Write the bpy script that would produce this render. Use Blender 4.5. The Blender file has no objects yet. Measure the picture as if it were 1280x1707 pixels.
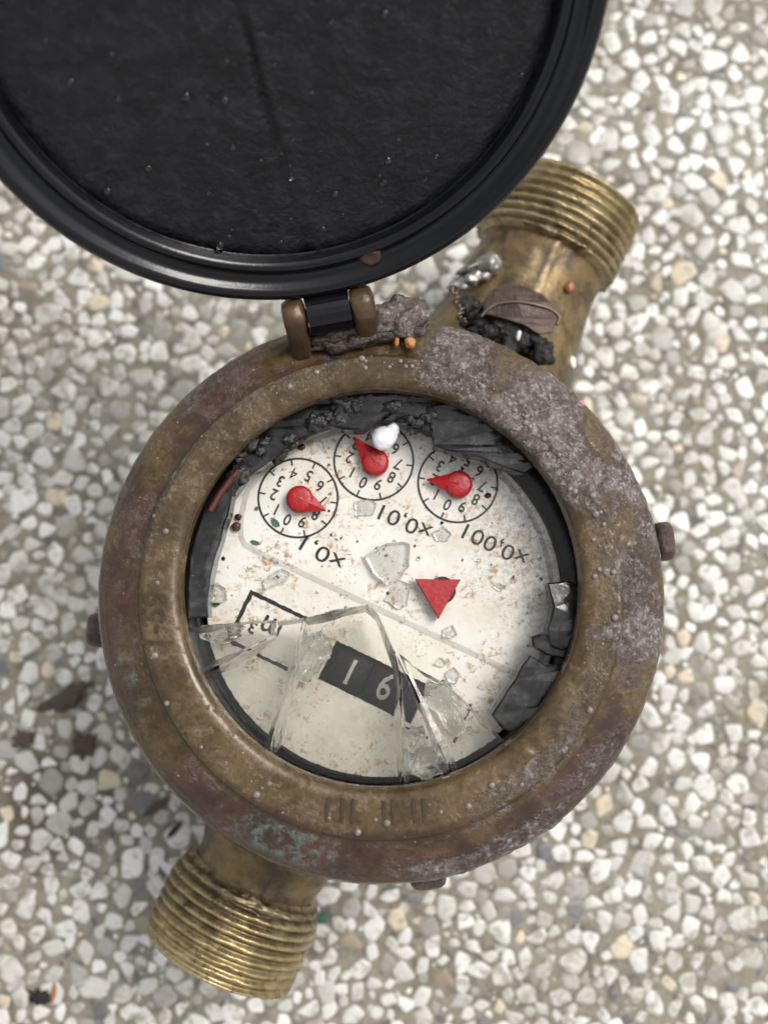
import bpy, bmesh, math, random
import numpy as np
from mathutils import Vector, Matrix, noise
from mathutils.geometry import tessellate_polygon

# ------------------------------------------------------------------ camera, world, sun, exposure
SC = bpy.context.scene
COL = SC.collection
MM = 0.001
R = math.radians
CAM_T = R(6.0)
CAM_LOC = (0.5, -5.0, 271.0)
FPX = 1833.0                                    # focal length in pixels of the 1280 wide photograph
cd = bpy.data.cameras.new('camera'); cam = bpy.data.objects.new('camera', cd); COL.objects.link(cam)
cam.location = [c * MM for c in CAM_LOC]; cam.rotation_euler = (CAM_T, 0, 0)
cd.sensor_fit = 'HORIZONTAL'; cd.sensor_width = 36; cd.lens = 36 * FPX / 1280
cd.clip_start = 0.005; cd.clip_end = 50
cd.dof.use_dof = True; cd.dof.focus_distance = 0.193; cd.dof.aperture_fstop = cd.lens / 3.2
cd.dof.aperture_blades = 0
SC.camera = cam

SUN_EL, SUN_AZ = R(56), R(56)                   # azimuth clockwise from +Y
w = bpy.data.worlds.new('World'); SC.world = w; w.use_nodes = True
nt = w.node_tree; nt.nodes.clear()
sky = nt.nodes.new('ShaderNodeTexSky'); sky.sky_type = 'NISHITA'; sky.sun_disc = False
sky.sun_elevation = SUN_EL; sky.sun_rotation = SUN_AZ; sky.dust_density = 4; sky.air_density = 1.0; sky.ozone_density = 1
hs = nt.nodes.new('ShaderNodeHueSaturation'); hs.inputs['Saturation'].default_value = 0.14
bg = nt.nodes.new('ShaderNodeBackground'); bg.inputs['Strength'].default_value = 0.15
wo = nt.nodes.new('ShaderNodeOutputWorld')
nt.links.new(sky.outputs[0], hs.inputs['Color']); nt.links.new(hs.outputs[0], bg.inputs[0]); nt.links.new(bg.outputs[0], wo.inputs[0])
sd = bpy.data.lights.new('sun', 'SUN'); sd.energy = 1.35; sd.angle = R(24); sd.color = (1.0, 0.94, 0.85)
sun = bpy.data.objects.new('sun', sd); COL.objects.link(sun); sun.location = (0, 0, 2)
sdir = Vector((math.sin(SUN_AZ) * math.cos(SUN_EL), math.cos(SUN_AZ) * math.cos(SUN_EL), math.sin(SUN_EL)))
sun.rotation_euler = (-sdir).to_track_quat('-Z', 'Y').to_euler()
vs = SC.view_settings; vs.view_transform = 'Standard'; vs.look = 'None'; vs.gamma = 1; vs.use_curve_mapping = False
vs.exposure = 0.27
cy = SC.cycles; cy.use_denoising = True; cy.max_bounces = 14; cy.transmission_bounces = 12; cy.glossy_bounces = 5
cy.diffuse_bounces = 4; cy.blur_glossy = 0.6; cy.transparent_max_bounces = 8

# ------------------------------------------------------------------ small helpers (all lengths in millimetres)
rnd = random.Random(11)
_ct, _st = math.cos(CAM_T), math.sin(CAM_T)
def at(px, py, z):                               # where the sight line of a photograph pixel meets the height z
    a, b = (px - 640) / FPX, -(py - 853.5) / FPX
    d = (a, b * _ct + _st, b * _st - _ct)
    t = (z - CAM_LOC[2]) / d[2]
    return Vector((CAM_LOC[0] + t * d[0], CAM_LOC[1] + t * d[1], z))
def to_px(p):
    d = Vector(p) - Vector(CAM_LOC)
    zz = d.y * _st - d.z * _ct
    return 640 + FPX * d.x / zz, 853.5 - FPX * (d.y * _ct + d.z * _st) / zz
def nz(p, f, seed=0.0):
    return noise.noise(Vector((p[0] * f + seed, p[1] * f - seed * 1.7, p[2] * f + seed * .6)))
def fbm(p, f, seed=0.0, o=4):
    return noise.fractal(Vector((p[0] * f + seed, p[1] * f - seed, p[2] * f + seed * .5)), 0.9, 2.1, o)
def clamp(x, a=0.0, b=1.0): return a if x < a else b if x > b else x
def sstep(a, b, x):
    t = clamp((x - a) / (b - a)); return t * t * (3 - 2 * t)

def mesh(name, verts, faces, mats, smooth=True, fm=None):
    me = bpy.data.meshes.new(name)
    me.from_pydata([(v[0] * MM, v[1] * MM, v[2] * MM) for v in verts], [], faces)
    for m in (mats if isinstance(mats, (list, tuple)) else [mats]): me.materials.append(m)
    me.polygons.foreach_set('use_smooth', [smooth] * len(me.polygons))
    if fm: me.polygons.foreach_set('material_index', fm)
    me.update(); return me
def link(name, me, parent=None, loc=(0, 0, 0), rot=(0, 0, 0)):
    o = bpy.data.objects.new(name, me); COL.objects.link(o)
    o.location = [c * MM for c in loc]; o.rotation_euler = rot
    if parent: o.parent = parent
    return o
def obj(name, vf, mat, parent=None, loc=(0, 0, 0), rot=(0, 0, 0), smooth=True, fm=None):
    return link(name, mesh(name, vf[0], vf[1], mat, smooth, fm), parent, loc, rot)
def tag(o, label, cat, group=None):
    o['label'] = label; o['category'] = cat
    if group: o['group'] = group
    return o
def join(*vfs):
    V, F = [], []
    for v, f in vfs:
        k = len(V); V += [tuple(x) for x in v]; F += [tuple(i + k for i in q) for q in f]
    return V, F
def xf(vf, m): return [tuple(m @ Vector(v)) for v in vf[0]], vf[1]

def prism(loops, z0, z1, inset=0.0, iz=None):             # extruded outline, further loops are holes; inset bevels the upper edge
    loops = [[(p[0], p[1]) for p in l] for l in loops]
    def area(l): return sum(l[i][0] * l[(i + 1) % len(l)][1] - l[(i + 1) % len(l)][0] * l[i][1] for i in range(len(l)))
    loops = [l if (area(l) > 0) == (k == 0) else l[::-1] for k, l in enumerate(loops)]
    def off(l, d):
        n = len(l); out = []
        for i in range(n):
            a, b, c = Vector(l[i - 1]), Vector(l[i]), Vector(l[(i + 1) % n])
            e1, e2 = (b - a), (c - b)
            if e1.length < 1e-6 or e2.length < 1e-6: out.append(tuple(b)); continue
            e1.normalize(); e2.normalize()
            m = Vector((-e1.y - e2.y, e1.x + e2.x))
            if m.length < 1e-3: out.append(tuple(b)); continue
            m.normalize(); k = max(.5, m.dot(Vector((-e1.y, e1.x))))
            out.append(tuple(b + m * (d / k)))
        return out
    V, F = [], []
    rings = [(z0, loops)]
    if inset > 0: rings += [(z1 - (inset if iz is None else iz), loops), (z1, [off(l, inset) for l in loops])]
    else: rings += [(z1, loops)]
    start = []
    for z, ls in rings:
        start.append(len(V))
        for l in ls: V += [(p[0], p[1], z) for p in l]
    for k in range(len(rings) - 1):
        base = 0
        for l in loops:
            n = len(l)
            for i in range(n):
                j = (i + 1) % n
                F.append((start[k] + base + i, start[k] + base + j, start[k + 1] + base + j, start[k + 1] + base + i))
            base += n
    for k, flip in ((0, True), (len(rings) - 1, False)):
        ls = rings[k][1]
        for t in tessellate_polygon([[Vector((p[0], p[1], 0)) for p in l] for l in ls]):
            flat = [q for l in ls for q in l]
            a, b, c = (flat[i] for i in t)
            ccw = (b[0] - a[0]) * (c[1] - a[1]) - (b[1] - a[1]) * (c[0] - a[0]) > 0
            t = tuple(t) if ccw != flip else tuple(t)[::-1]
            F.append(tuple(start[k] + i for i in t))
    return V, F
def box(x0, x1, y0, y1, z0, z1, b=0.0): return prism([[(x0, y0), (x1, y0), (x1, y1), (x0, y1)]], z0, z1, b)
def resample(prof, step):
    out = [prof[0]]
    for a, b in zip(prof, prof[1:]):
        n = max(1, int(math.hypot(b[0] - a[0], b[1] - a[1]) / step))
        for i in range(1, n + 1): out.append((a[0] + (b[0] - a[0]) * i / n, a[1] + (b[1] - a[1]) * i / n))
    return out
def lathe(prof, seg, fn=None, a0=0.0, a1=None):  # profile of (radius, height) turned about Z
    full = a1 is None; a1 = 2 * math.pi if full else a1
    cols = seg if full else seg + 1
    V, F = [], []
    for i in range(cols):
        t = a0 + (a1 - a0) * i / seg; c, s = math.cos(t), math.sin(t)
        for r, z in prof:
            if fn: r, z = fn(r, z, t)
            V.append((r * c, r * s, z))
    n = len(prof)
    for i in range(seg):
        j = (i + 1) % cols
        for k in range(n - 1): F.append((i * n + k, j * n + k, j * n + k + 1, i * n + k + 1))
    return V, F
def tube(pts, rad, seg=8, fn=None):
    V, F = [], []; pts = [Vector(p) for p in pts]; n = len(pts)
    for i, p in enumerate(pts):
        d = (pts[min(i + 1, n - 1)] - pts[max(i - 1, 0)]).normalized()
        a = d.cross(Vector((0, 0, 1)));  a = a if a.length > .05 else d.cross(Vector((1, 0, 0)))
        a.normalize(); b = d.cross(a); r = rad(i / (n - 1)) if callable(rad) else rad
        for k in range(seg):
            t = 2 * math.pi * k / seg; V.append(tuple(p + (a * math.cos(t) + b * math.sin(t)) * r))
    for i in range(n - 1):
        for k in range(seg):
            F.append((i * seg + k, i * seg + (k + 1) % seg, (i + 1) * seg + (k + 1) % seg, (i + 1) * seg + k))
    F.append(tuple(range(seg))[::-1]); F.append(tuple((n - 1) * seg + k for k in range(seg)))
    return V, F
_ico = {}
def ico(sub):
    if sub not in _ico:
        bm = bmesh.new(); bmesh.ops.create_icosphere(bm, subdivisions=sub, radius=1)
        _ico[sub] = ([tuple(v.co) for v in bm.verts], [tuple(v.index for v in f.verts) for f in bm.faces]); bm.free()
    return _ico[sub]
def lump(rad, amp=.2, f=1.2, seed=0.0, sub=3, flat=None):   # uneven lump; flat cuts its underside
    v, fc = ico(sub); V = []; mr = sum(rad) / 3
    for p in v:
        k = 1 + amp * fbm([p[i] * rad[i] / mr for i in range(3)], f, seed, 4)
        q = [p[0] * rad[0] * k, p[1] * rad[1] * k, p[2] * rad[2] * k]
        if flat is not None: q[2] = max(q[2], flat)
        V.append(tuple(q))
    return V, fc
def rotz(a): return Matrix.Rotation(a, 4, 'Z')
def jag(poly, step, amp, seed):                  # breaks straight edges into slightly uneven ones
    out = []; rr = random.Random(seed)
    for i in range(len(poly)):
        a, b = Vector(poly[i][:2]), Vector(poly[(i + 1) % len(poly)][:2]); L = (b - a).length
        n = max(1, int(L / step)); nrm = Vector((-(b - a).y, (b - a).x)) / max(L, 1e-6)
        for k in range(n): out.append(tuple(a + (b - a) * (k / n) + (nrm * rr.uniform(-amp, amp) if k else Vector((0, 0)))))
    return out

# ------------------------------------------------------------------ materials
class NT:
    def __init__(s, name):
        s.m = bpy.data.materials.new(name); s.m.use_nodes = True; s.t = s.m.node_tree; s.t.nodes.clear()
        s.out = s.n('OutputMaterial'); s.b = s.n('BsdfPrincipled'); s.l(s.b.outputs[0], s.out.inputs[0])
        s.co = s.n('TexCoord').outputs['Object']
    def n(s, t): return s.t.nodes.new('ShaderNode' + t)
    def l(s, a, b): s.t.links.new(a, b)
    def put(s, sock, v):
        if hasattr(v, 'is_linked'): s.l(v, sock)
        elif isinstance(v, (tuple, list)) and len(v) == 3 and sock.type == 'RGBA': sock.default_value = (*v, 1)
        else: sock.default_value = v
    def set(s, **k):
        for a, v in k.items(): s.put(s.b.inputs[a.replace('_', ' ')], v)
    def noise(s, mm, detail=5, rough=.6, dist=0, co=None):    # mm: size of a feature in millimetres
        x = s.n('TexNoise'); s.l(co or s.co, x.inputs['Vector']); x.inputs['Scale'].default_value = 1000 / mm
        x.inputs['Detail'].default_value = detail; x.inputs['Roughness'].default_value = rough; x.inputs['Distortion'].default_value = dist
        return x.outputs['Fac']
    def voro(s, mm, feat='F1', out='Distance', rnd=1.0, co=None):
        x = s.n('TexVoronoi'); x.feature = feat; s.l(co or s.co, x.inputs['Vector']); x.inputs['Scale'].default_value = 1000 / mm
        x.inputs['Randomness'].default_value = rnd
        return x.outputs[out]
    def ramp(s, v, a, b, lo=0.0, hi=1.0):
        x = s.n('MapRange'); x.interpolation_type = 'SMOOTHSTEP'; s.put(x.inputs[0], v)
        for i, q in enumerate((a, b, lo, hi)): x.inputs[i + 1].default_value = q
        return x.outputs[0]
    def math(s, op, a, b=0.0):
        x = s.n('Math'); x.operation = op; s.put(x.inputs[0], a); s.put(x.inputs[1], b); return x.outputs[0]
    def mix(s, f, a, b, mode='MIX'):
        x = s.n('Mix'); x.data_type = 'RGBA'; x.blend_type = mode
        s.put(x.inputs[0], f); s.put(x.inputs[6], a); s.put(x.inputs[7], b); return x.outputs[2]
    def bump(s, h, mm, strength=1.0, prev=None):
        x = s.n('Bump'); x.inputs['Strength'].default_value = strength; x.inputs['Distance'].default_value = mm * MM
        s.put(x.inputs['Height'], h)
        if prev is not None: s.l(prev, x.inputs['Normal'])
        return x.outputs[0]
    def attr(s, name):
        x = s.n('Attribute'); x.attribute_name = name; y = s.n('SeparateColor'); s.l(x.outputs['Color'], y.inputs[0])
        return y.outputs[0], y.outputs[1], y.outputs[2]

def m_plain(name, col, rough=.5, metal=0.0, var=.25, mm=1.5, bump=.03, **k):
    t = NT(name); a = t.noise(mm, 4)
    c = t.mix(a, tuple(x * (1 - var) for x in col), tuple(min(1, x * (1 + var)) for x in col))
    t.set(Base_Color=c, Roughness=t.ramp(t.noise(mm * 2), .3, .7, max(.02, rough * .75), min(1, rough * 1.25)), Metallic=metal)
    if bump: t.set(Normal=t.bump(t.noise(mm * .5, 4), bump))
    t.set(**k); return t.m

def m_ring():
    t = NT('corroded_brass_ring'); crust_sheen, red, verd = t.attr('wear')
    n1, n2, n3 = t.noise(9, 6, .65, .6), t.noise(2.2, 6, .7), t.noise(.6, 4, .7)
    olive = t.mix(t.ramp(n1, .35, .65), (.060, .038, .016), (.126, .083, .034))
    olive = t.mix(t.ramp(n2, .50, .75, 0, .8), olive, (.175, .122, .055))
    brown = t.mix(t.ramp(n1, .35, .65), (.048, .026, .019), (.092, .050, .035))
    brown = t.mix(t.ramp(n2, .50, .75, 0, .8), brown, (.095, .062, .030))
    base = t.mix(t.ramp(t.math('ADD', red, t.math('MULTIPLY', t.math('SUBTRACT', n2, .5), .5)), .3, .7), olive, brown)
    base = t.mix(t.ramp(t.noise(3.2, 5, .7), .54, .72, 0, .6), base, (.036, .022, .016))
    n4 = t.noise(2.4, 8, .62, .35)
    cm = t.ramp(t.math('ADD', crust_sheen, t.math('ADD', t.math('MULTIPLY', t.math('SUBTRACT', n2, .5), 1.7), t.math('MULTIPLY', t.math('SUBTRACT', n1, .5), 1.5))), .22, 1.05)
    base = t.mix(t.ramp(t.noise(.8, 4, .7), .42, .68, 0, .45), base, (.026, .017, .011))
    base = t.mix(t.ramp(t.noise(.9, 5, .7, .3), .60, .74, 0, .5), base, (.20, .15, .085))
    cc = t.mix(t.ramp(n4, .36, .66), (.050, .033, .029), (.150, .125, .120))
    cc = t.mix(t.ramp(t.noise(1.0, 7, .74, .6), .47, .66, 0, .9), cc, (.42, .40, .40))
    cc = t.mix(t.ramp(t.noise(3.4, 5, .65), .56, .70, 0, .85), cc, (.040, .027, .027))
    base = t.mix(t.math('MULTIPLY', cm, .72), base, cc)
    base = t.mix(t.math('MULTIPLY', verd, t.ramp(n2, .45, .65, 0, .7)), base, (.13, .19, .17))
    sp = t.ramp(t.voro(2.3), .06, .11, 1, 0)                       # pale mineral specks
    sp = t.math('MULTIPLY', sp, t.ramp(t.noise(5, 2), .5, .58))
    base = t.mix(t.math('MULTIPLY', sp, .6), base, (.42, .39, .35))
    h = t.math('ADD', t.math('MULTIPLY', n2, t.math('ADD', t.math('MULTIPLY', cm, .5), .16)), t.math('MULTIPLY', n4, t.math('ADD', t.math('MULTIPLY', cm, .9), .10)))
    h = t.math('ADD', h, t.math('MULTIPLY', sp, .4))
    t.set(Base_Color=base, Metallic=t.ramp(cm, 0, 1, .12, 0), Roughness=t.ramp(t.math('ADD', n1, t.math('MULTIPLY', cm, .06)), .3, .75, .15, .36),
          Normal=t.bump(h, .55, .9))
    return t.m
def m_brass(name, dark, light, dirt, rough, metal=(.85, .45)):
    t = NT(name); gr = t.attr('groove')[0]; n1, n2 = t.noise(7, 6, .65, .4), t.noise(1.4, 6, .7)
    c = t.mix(t.ramp(n1, .35, .65), dark, light)
    c = t.mix(t.ramp(n2, .55, .75, 0, .6), c, tuple(x * .35 for x in dark))
    c = t.mix(t.math('MULTIPLY', gr, .9), c, dirt)          # grime that settled in the grooves
    c = t.mix(t.ramp(t.noise(3.3, 5, .75), .58, .70, 0, .85), c, (.035, .028, .022))
    t.set(Base_Color=c, Metallic=t.ramp(n2, .4, .7, *metal), Roughness=t.ramp(t.noise(2.5, 5), .3, .7, rough * .7, rough * 1.4),
          Normal=t.bump(t.math('ADD', t.math('MULTIPLY', n1, .6), t.math('MULTIPLY', n2, .4)), .3, .8))
    return t.m
def m_dial():
    t = NT('stained_white_enamel')
    c = t.mix(t.ramp(t.noise(14, 3), .4, .65), (.75, .735, .68), (.68, .65, .57))
    rust = t.math('MULTIPLY', t.ramp(t.noise(1.5, 7, .78, .5), .50, .62), t.ramp(t.noise(8.5, 3, .5), .46, .60))
    c = t.mix(t.math('MULTIPLY', rust, .9), c, (.36, .185, .05))
    rust2 = t.math('MULTIPLY', t.ramp(t.noise(.55, 5, .7), .56, .66), t.ramp(t.noise(6, 4, .6), .50, .60))
    c = t.mix(t.math('MULTIPLY', rust2, .8), c, (.27, .13, .035))
    haze = t.math('MULTIPLY', t.ramp(t.noise(4, 6, .75), .5, .75), .45)
    c = t.mix(haze, c, (.45, .38, .27))
    pos = t.n('SeparateXYZ'); t.l(t.co, pos.inputs[0])
    side = t.ramp(t.math('ADD', pos.outputs[0], t.math('MULTIPLY', pos.outputs[1], .45)), .012, .032)   # shade of the rim on this side, painted as grey speckle
    rim_shade = t.math('MULTIPLY', side, t.ramp(t.noise(1.1, 7, .8), .38, .68))
    c = t.mix(t.math('MULTIPLY', rim_shade, .75), c, (.20, .165, .14))
    dots = t.math('MULTIPLY', t.ramp(t.voro(1.25), .05, .11, 1, 0), t.ramp(t.noise(3.5, 2), .55, .6))
    c = t.mix(dots, c, (.03, .022, .018))
    t.set(Base_Color=c, Roughness=t.ramp(t.noise(3, 4), .4, .65, .14, .4), Normal=t.bump(t.math('ADD', t.noise(2.4, 5, .6), t.math('MULTIPLY', rust, .3)), .16, .6))
    return t.m
def m_stone(name, a, b, rough=.42):
    t = NT(name); oi = t.n('ObjectInfo'); g = t.n('NewGeometry')
    r = t.math('FRACT', t.math('ADD', oi.outputs['Random'], g.outputs['Random Per Island']))
    c = t.mix(r, a, b); gp = g.outputs['Position']
    c = t.mix(t.ramp(t.noise(1.6, 6, .7, co=gp), .45, .75, 0, .45), c, tuple(x * .62 for x in a))
    c = t.mix(t.ramp(t.noise(4.5, 4, .6, co=gp), .62, .72, 0, .5), c, (.50, .38, .24))
    big = t.ramp(t.noise(34, 5, .62, co=gp), .42, .66)          # dirtier and cleaner stretches of the slab
    c = t.mix(t.math('MULTIPLY', big, .22), c, (.30, .27, .21))
    c = t.mix(t.ramp(t.math('ADD', t.noise(3.0, 6, .65, .4, co=gp), t.math('MULTIPLY', big, .09)), .53, .66, 0, .7), c, (.27, .25, .195))      # film of cement left on some stones
    wet = t.ramp(t.noise(28, 3, .5, co=gp), .5, .62)
    t.set(Base_Color=c, Roughness=t.ramp(wet, 0, 1, rough, .12), Normal=t.bump(t.noise(1.1, 5, .65, co=gp), .18, .8))
    t.b.inputs['Subsurface Weight'].default_value = 0.0
    return t.m
def m_red():
    t = NT('worn_red_plastic'); sc = t.n('Mapping'); sc.inputs['Scale'].default_value = (1, .12, 1); sc.inputs['Rotation'].default_value = (0, 0, .6); t.l(t.co, sc.inputs['Vector'])
    c = t.mix(t.noise(1.6, 5, .7), (.27, .007, .009), (.43, .012, .014))
    c = t.mix(t.ramp(t.noise(.35, 4, .7, co=sc.outputs[0]), .60, .72, 0, .30), c, (.50, .14, .13))
    c = t.mix(t.ramp(t.noise(.7, 6, .75), .60, .76, 0, .4), c, (.14, .03, .02))
    t.set(Base_Color=c, Roughness=t.ramp(t.noise(1.2, 4), .35, .65, .18, .45), Normal=t.bump(t.noise(.8, 5, .7), .10)); return t.m
def m_ground():
    t = NT('cement_bed'); n1, n2, n3 = t.noise(26, 4), t.noise(2.2, 6, .75), t.noise(.5, 3, .7)
    c = t.mix(t.ramp(n1, .35, .65), (.160, .140, .094), (.228, .207, .152))
    c = t.mix(t.ramp(n2, .35, .7), c, (.30, .28, .225))
    c = t.mix(t.ramp(t.noise(5, 5, .7), .50, .64, 0, .85), c, (.10, .095, .092))
    c = t.mix(t.ramp(n3, .6, .72, 0, .5), c, (.5, .48, .43))
    c = t.mix(t.math('MULTIPLY', t.ramp(t.noise(45, 4, .6), .56, .66), .55), c, (.13, .09, .06))   # brown stains
    px_ = t.n('VectorMath'); px_.operation = 'DISTANCE'; t.l(t.co, px_.inputs[0]); px_.inputs[1].default_value = (-.078, -.048, 0)
    st = t.math('ADD', px_.outputs['Value'], t.math('MULTIPLY', t.math('SUBTRACT', t.noise(9, 5, .65), .5), .05))
    c = t.mix(t.ramp(st, .006, .022, .8, 0), c, (.075, .055, .04))       # dirt trodden in beside the meter
    cellc = t.voro(8.5, 'F1', 'Color'); sp = t.n('SeparateColor'); t.l(cellc, sp.inputs[0])
    edge = t.ramp(t.voro(8.5, 'DISTANCE_TO_EDGE'), .10, .17)
    xyz = t.n('SeparateXYZ'); t.l(t.co, xyz.inputs[0])
    far = t.math('MAXIMUM', t.math('GREATER_THAN', t.math('ABSOLUTE', xyz.outputs[0]), .158),
                 t.math('GREATER_THAN', t.math('ABSOLUTE', t.math('SUBTRACT', xyz.outputs[1], .02)), .188))
    stone = t.mix(t.ramp(sp.outputs[0], .0, .25), (.2, .2, .2), t.mix(sp.outputs[1], (.62, .6, .55), (.76, .75, .72)))
    c = t.mix(t.math('MULTIPLY', far, edge), c, stone)              # beyond the built stones the pattern takes over
    h = t.math('ADD', t.math('MULTIPLY', n2, .7), t.math('MULTIPLY', n3, .3))
    wet = t.ramp(t.noise(28, 3, .5), .5, .62)
    t.set(Base_Color=c, Roughness=t.ramp(wet, 0, 1, .75, .35), Normal=t.bump(h, .5, .9)); return t.m
def m_glass(name, col=(.97, .975, .95), rough=.015, bump=.03, mm=3.0):
    t = NT(name); t.set(Base_Color=col, Roughness=rough, IOR=1.5, Normal=t.bump(t.noise(mm, 3), bump))
    t.b.inputs['Transmission Weight'].default_value = 1.0; return t.m
def m_smoky():
    t = NT('grimy_broken_glass'); n = t.noise(2.5, 5, .7)
    c = t.mix(t.ramp(n, .4, .72), (.07, .07, .075), (.24, .24, .24))
    c = t.mix(t.ramp(t.noise(.9, 5, .7), .62, .75, 0, .5), c, (.5, .5, .49))
    t.set(Base_Color=c, Roughness=t.ramp(n, .3, .7, .06, .28), IOR=1.5, Normal=t.bump(t.noise(3.2, 3, .5), .12))
    t.b.inputs['Transmission Weight'].default_value = .86; return t.m
def m_lid(name, rough, dust, bump, mm=1.1):
    t = NT(name); n1, n2, n3 = t.noise(9, 5, .6), t.noise(mm, 6, .65, .3), t.noise(mm * .4, 4, .7)
    c = t.mix(t.ramp(n2, .5, .8, 0, dust), (.0030, .0032, .0048), (.040, .040, .046))
    c = t.mix(t.ramp(t.noise(5, 6, .7), .42, .7, 0, dust * .8), c, (.026, .026, .032))
    dots = t.math('MULTIPLY', t.ramp(t.voro(3.2), .05, .085, 1, 0), t.ramp(t.noise(6, 2), .56, .6))
    c = t.mix(t.math('MULTIPLY', dots, dust), c, (.16, .15, .14))
    t.set(Base_Color=c, Roughness=t.ramp(n1, .35, .65, rough * .75, rough * 1.2), Normal=t.bump(t.math('ADD', n2, t.math('MULTIPLY', n3, .5)), bump, .8))
    t.b.inputs['Specular IOR Level'].default_value = .42
    return t.m

M = dict(
    ring=m_ring(), body=m_brass('tarnished_cast_brass', (.066, .046, .027), (.225, .155, .066), (.04, .028, .02), .32, (.5, .2)),
    lug=m_brass('brown_hinge_brass', (.040, .022, .012), (.092, .052, .024), (.04, .028, .02), .34, (.25, .1)),
    thread=m_brass('worn_thread_brass', (.28, .215, .105), (.50, .405, .22), (.035, .026, .016), .30),
    dial=m_dial(), black=m_plain('black_print', (.016, .015, .014), .3, var=.5, mm=.5),
    red=m_red(),
    rubber=m_plain('black_rubber', (.012, .012, .012), .35, var=.6, mm=2, bump=.15),
    drum=m_plain('black_drum_plastic', (.007, .005, .004), .34, var=.8, mm=1.0, bump=.22, Specular_IOR_Level=.22),
    greydrum=m_plain('grey_drum_plastic', (.09, .085, .09), .35, var=.5, mm=1.2, bump=.1),
    white=m_plain('white_drum_print', (.50, .47, .42), .5, var=.2, mm=.6),
    lid=m_lid('black_lid_plastic', .075, .08, .04), panel=m_lid('dusty_black_lid_lining', .27, .5, .7, 2.4),
    glass=m_glass('clear_register_glass', (.968, .96, .905), .015, .05, 2.5), chip=m_glass('clear_glass_chip', (.985, .985, .975), .015, .10, 1.6),
    smoky=m_smoky(), water=m_glass('clear_water', (1, 1, 1), .0, 0, 5), bead=m_plain('wet_mineral', (.20, .17, .15), .16, var=.6, mm=.9, bump=.12), fracture=m_glass('frosted_fracture_glass', (.86, .86, .82), .24, .35, 1.6), splinter=m_glass('crushed_glass', (.90, .90, .88), .06, .5, 1.2), wetgrime=m_plain('wet_grey_grime', (.030, .029, .030), .22, var=.75, mm=1.6, bump=.4), grime=m_plain('wet_brown_grime', (.028, .018, .012), .3, var=.6, mm=1.4, bump=.35),
    pin=m_plain('rusty_pin_steel', (.085, .05, .034), .45, .4, var=.5),
    lead=m_plain('dull_lead', (.30, .29, .27), .34, .8, var=.45, mm=2.2, bump=.35),
    wire=m_plain('twisted_seal_wire', (.16, .13, .10), .4, .7, var=.5),
    mud=m_plain('black_mud', (.011, .009, .009), .26, var=.7, mm=1.2, bump=.5),
    tagm=m_plain('rusty_sheet_metal', (.062, .040, .033), .42, .45, var=.45, mm=2.5, bump=.15),
    copper=m_plain('copper_brown_crumb', (.34, .125, .045), .45, .15, var=.4, mm=1.2, bump=.15),
    orange=m_plain('orange_crumb', (.42, .16, .05), .4, var=.3, mm=1, bump=.1),
    wpeb=m_plain('white_quartz', (.72, .70, .68), .35, var=.12, mm=1.5, bump=.08),
    foam=m_plain('white_mineral_lump', (.80, .79, .82), .4, var=.06, mm=1.5, bump=.06),
    green=m_plain('green_paint', (.03, .13, .085), .4, var=.35, mm=1.0, bump=.1),
    maroon=m_plain('maroon_bead', (.045, .006, .008), .12, var=.3, mm=1),
    opaint=m_plain('orange_paint', (.66, .11, .03), .5, var=.25, mm=.8), pink=m_plain('pink_paint', (.75, .2, .26), .5, var=.15, mm=.6),
    redseal=m_plain('red_sealing_rubber', (.075, .016, .014), .45, var=.4, mm=1.5, bump=.1),
    engrave=m_plain('dark_engraved_patina', (.048, .030, .014), .45, .2, var=.55, mm=1.2),
    dirt=m_plain('dark_brown_dirt', (.085, .064, .047), .7, var=.6, mm=1.5, bump=.5),
    leaf=m_plain('orange_brown_leaf', (.34, .12, .025), .5, var=.4, mm=1.5, bump=.1),
    s_white=m_stone('white_stone', (.52, .51, .47), (.82, .81, .78)), s_cream=m_stone('cream_stone', (.60, .52, .38), (.70, .60, .45)),
    s_grey=m_stone('grey_stone', (.30, .29, .26), (.50, .49, .46)), s_slate=m_stone('slate_stone', (.085, .088, .095), (.21, .21, .22)),
    s_brown=m_stone('brown_stone', (.30, .24, .17), (.42, .35, .27)), cement=m_ground())

# ------------------------------------------------------------------ ground of white stones set in cement
g = 3000.0; gn = 24; rg = random.Random(2)
gv = [(-g + 2 * g * i / gn, -g + 2 * g * j / gn, 0.0) for j in range(gn + 1) for i in range(gn + 1)]
gf = [(j * (gn + 1) + i, j * (gn + 1) + i + 1, (j + 1) * (gn + 1) + i + 1, (j + 1) * (gn + 1) + i) for j in range(gn) for i in range(gn)]
ground = obj('ground', (gv, gf), M['cement']); ground['kind'] = 'structure'
def stone_shape(rr, n, ang):
    th = sorted((2 * math.pi * (k + rr.uniform(-.36, .36)) / n) for k in range(n))
    el = rr.uniform(.62, 1.0); pts = []
    for t in th:
        q = rr.uniform(.72, 1.12); pts.append((q * math.cos(t), q * math.sin(t) * el))
    mx = max(math.hypot(*p) for p in pts)
    pts = [(p[0] / mx, p[1] / mx) for p in pts]
    c, s = math.cos(ang), math.sin(ang)
    pts = [(p[0] * c - p[1] * s, p[0] * s + p[1] * c) for p in pts]
    rnded = []                                     # cut each corner once so outlines are broken, not knife sharp
    for i in range(n):
        a, b, d = pts[i - 1], pts[i], pts[(i + 1) % n]
        k = rr.uniform(.09, .22)
        rnded += [(b[0] + (a[0] - b[0]) * k, b[1] + (a[1] - b[1]) * k), (b[0] + (d[0] - b[0]) * k, b[1] + (d[1] - b[1]) * k)]
    return rnded
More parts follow.
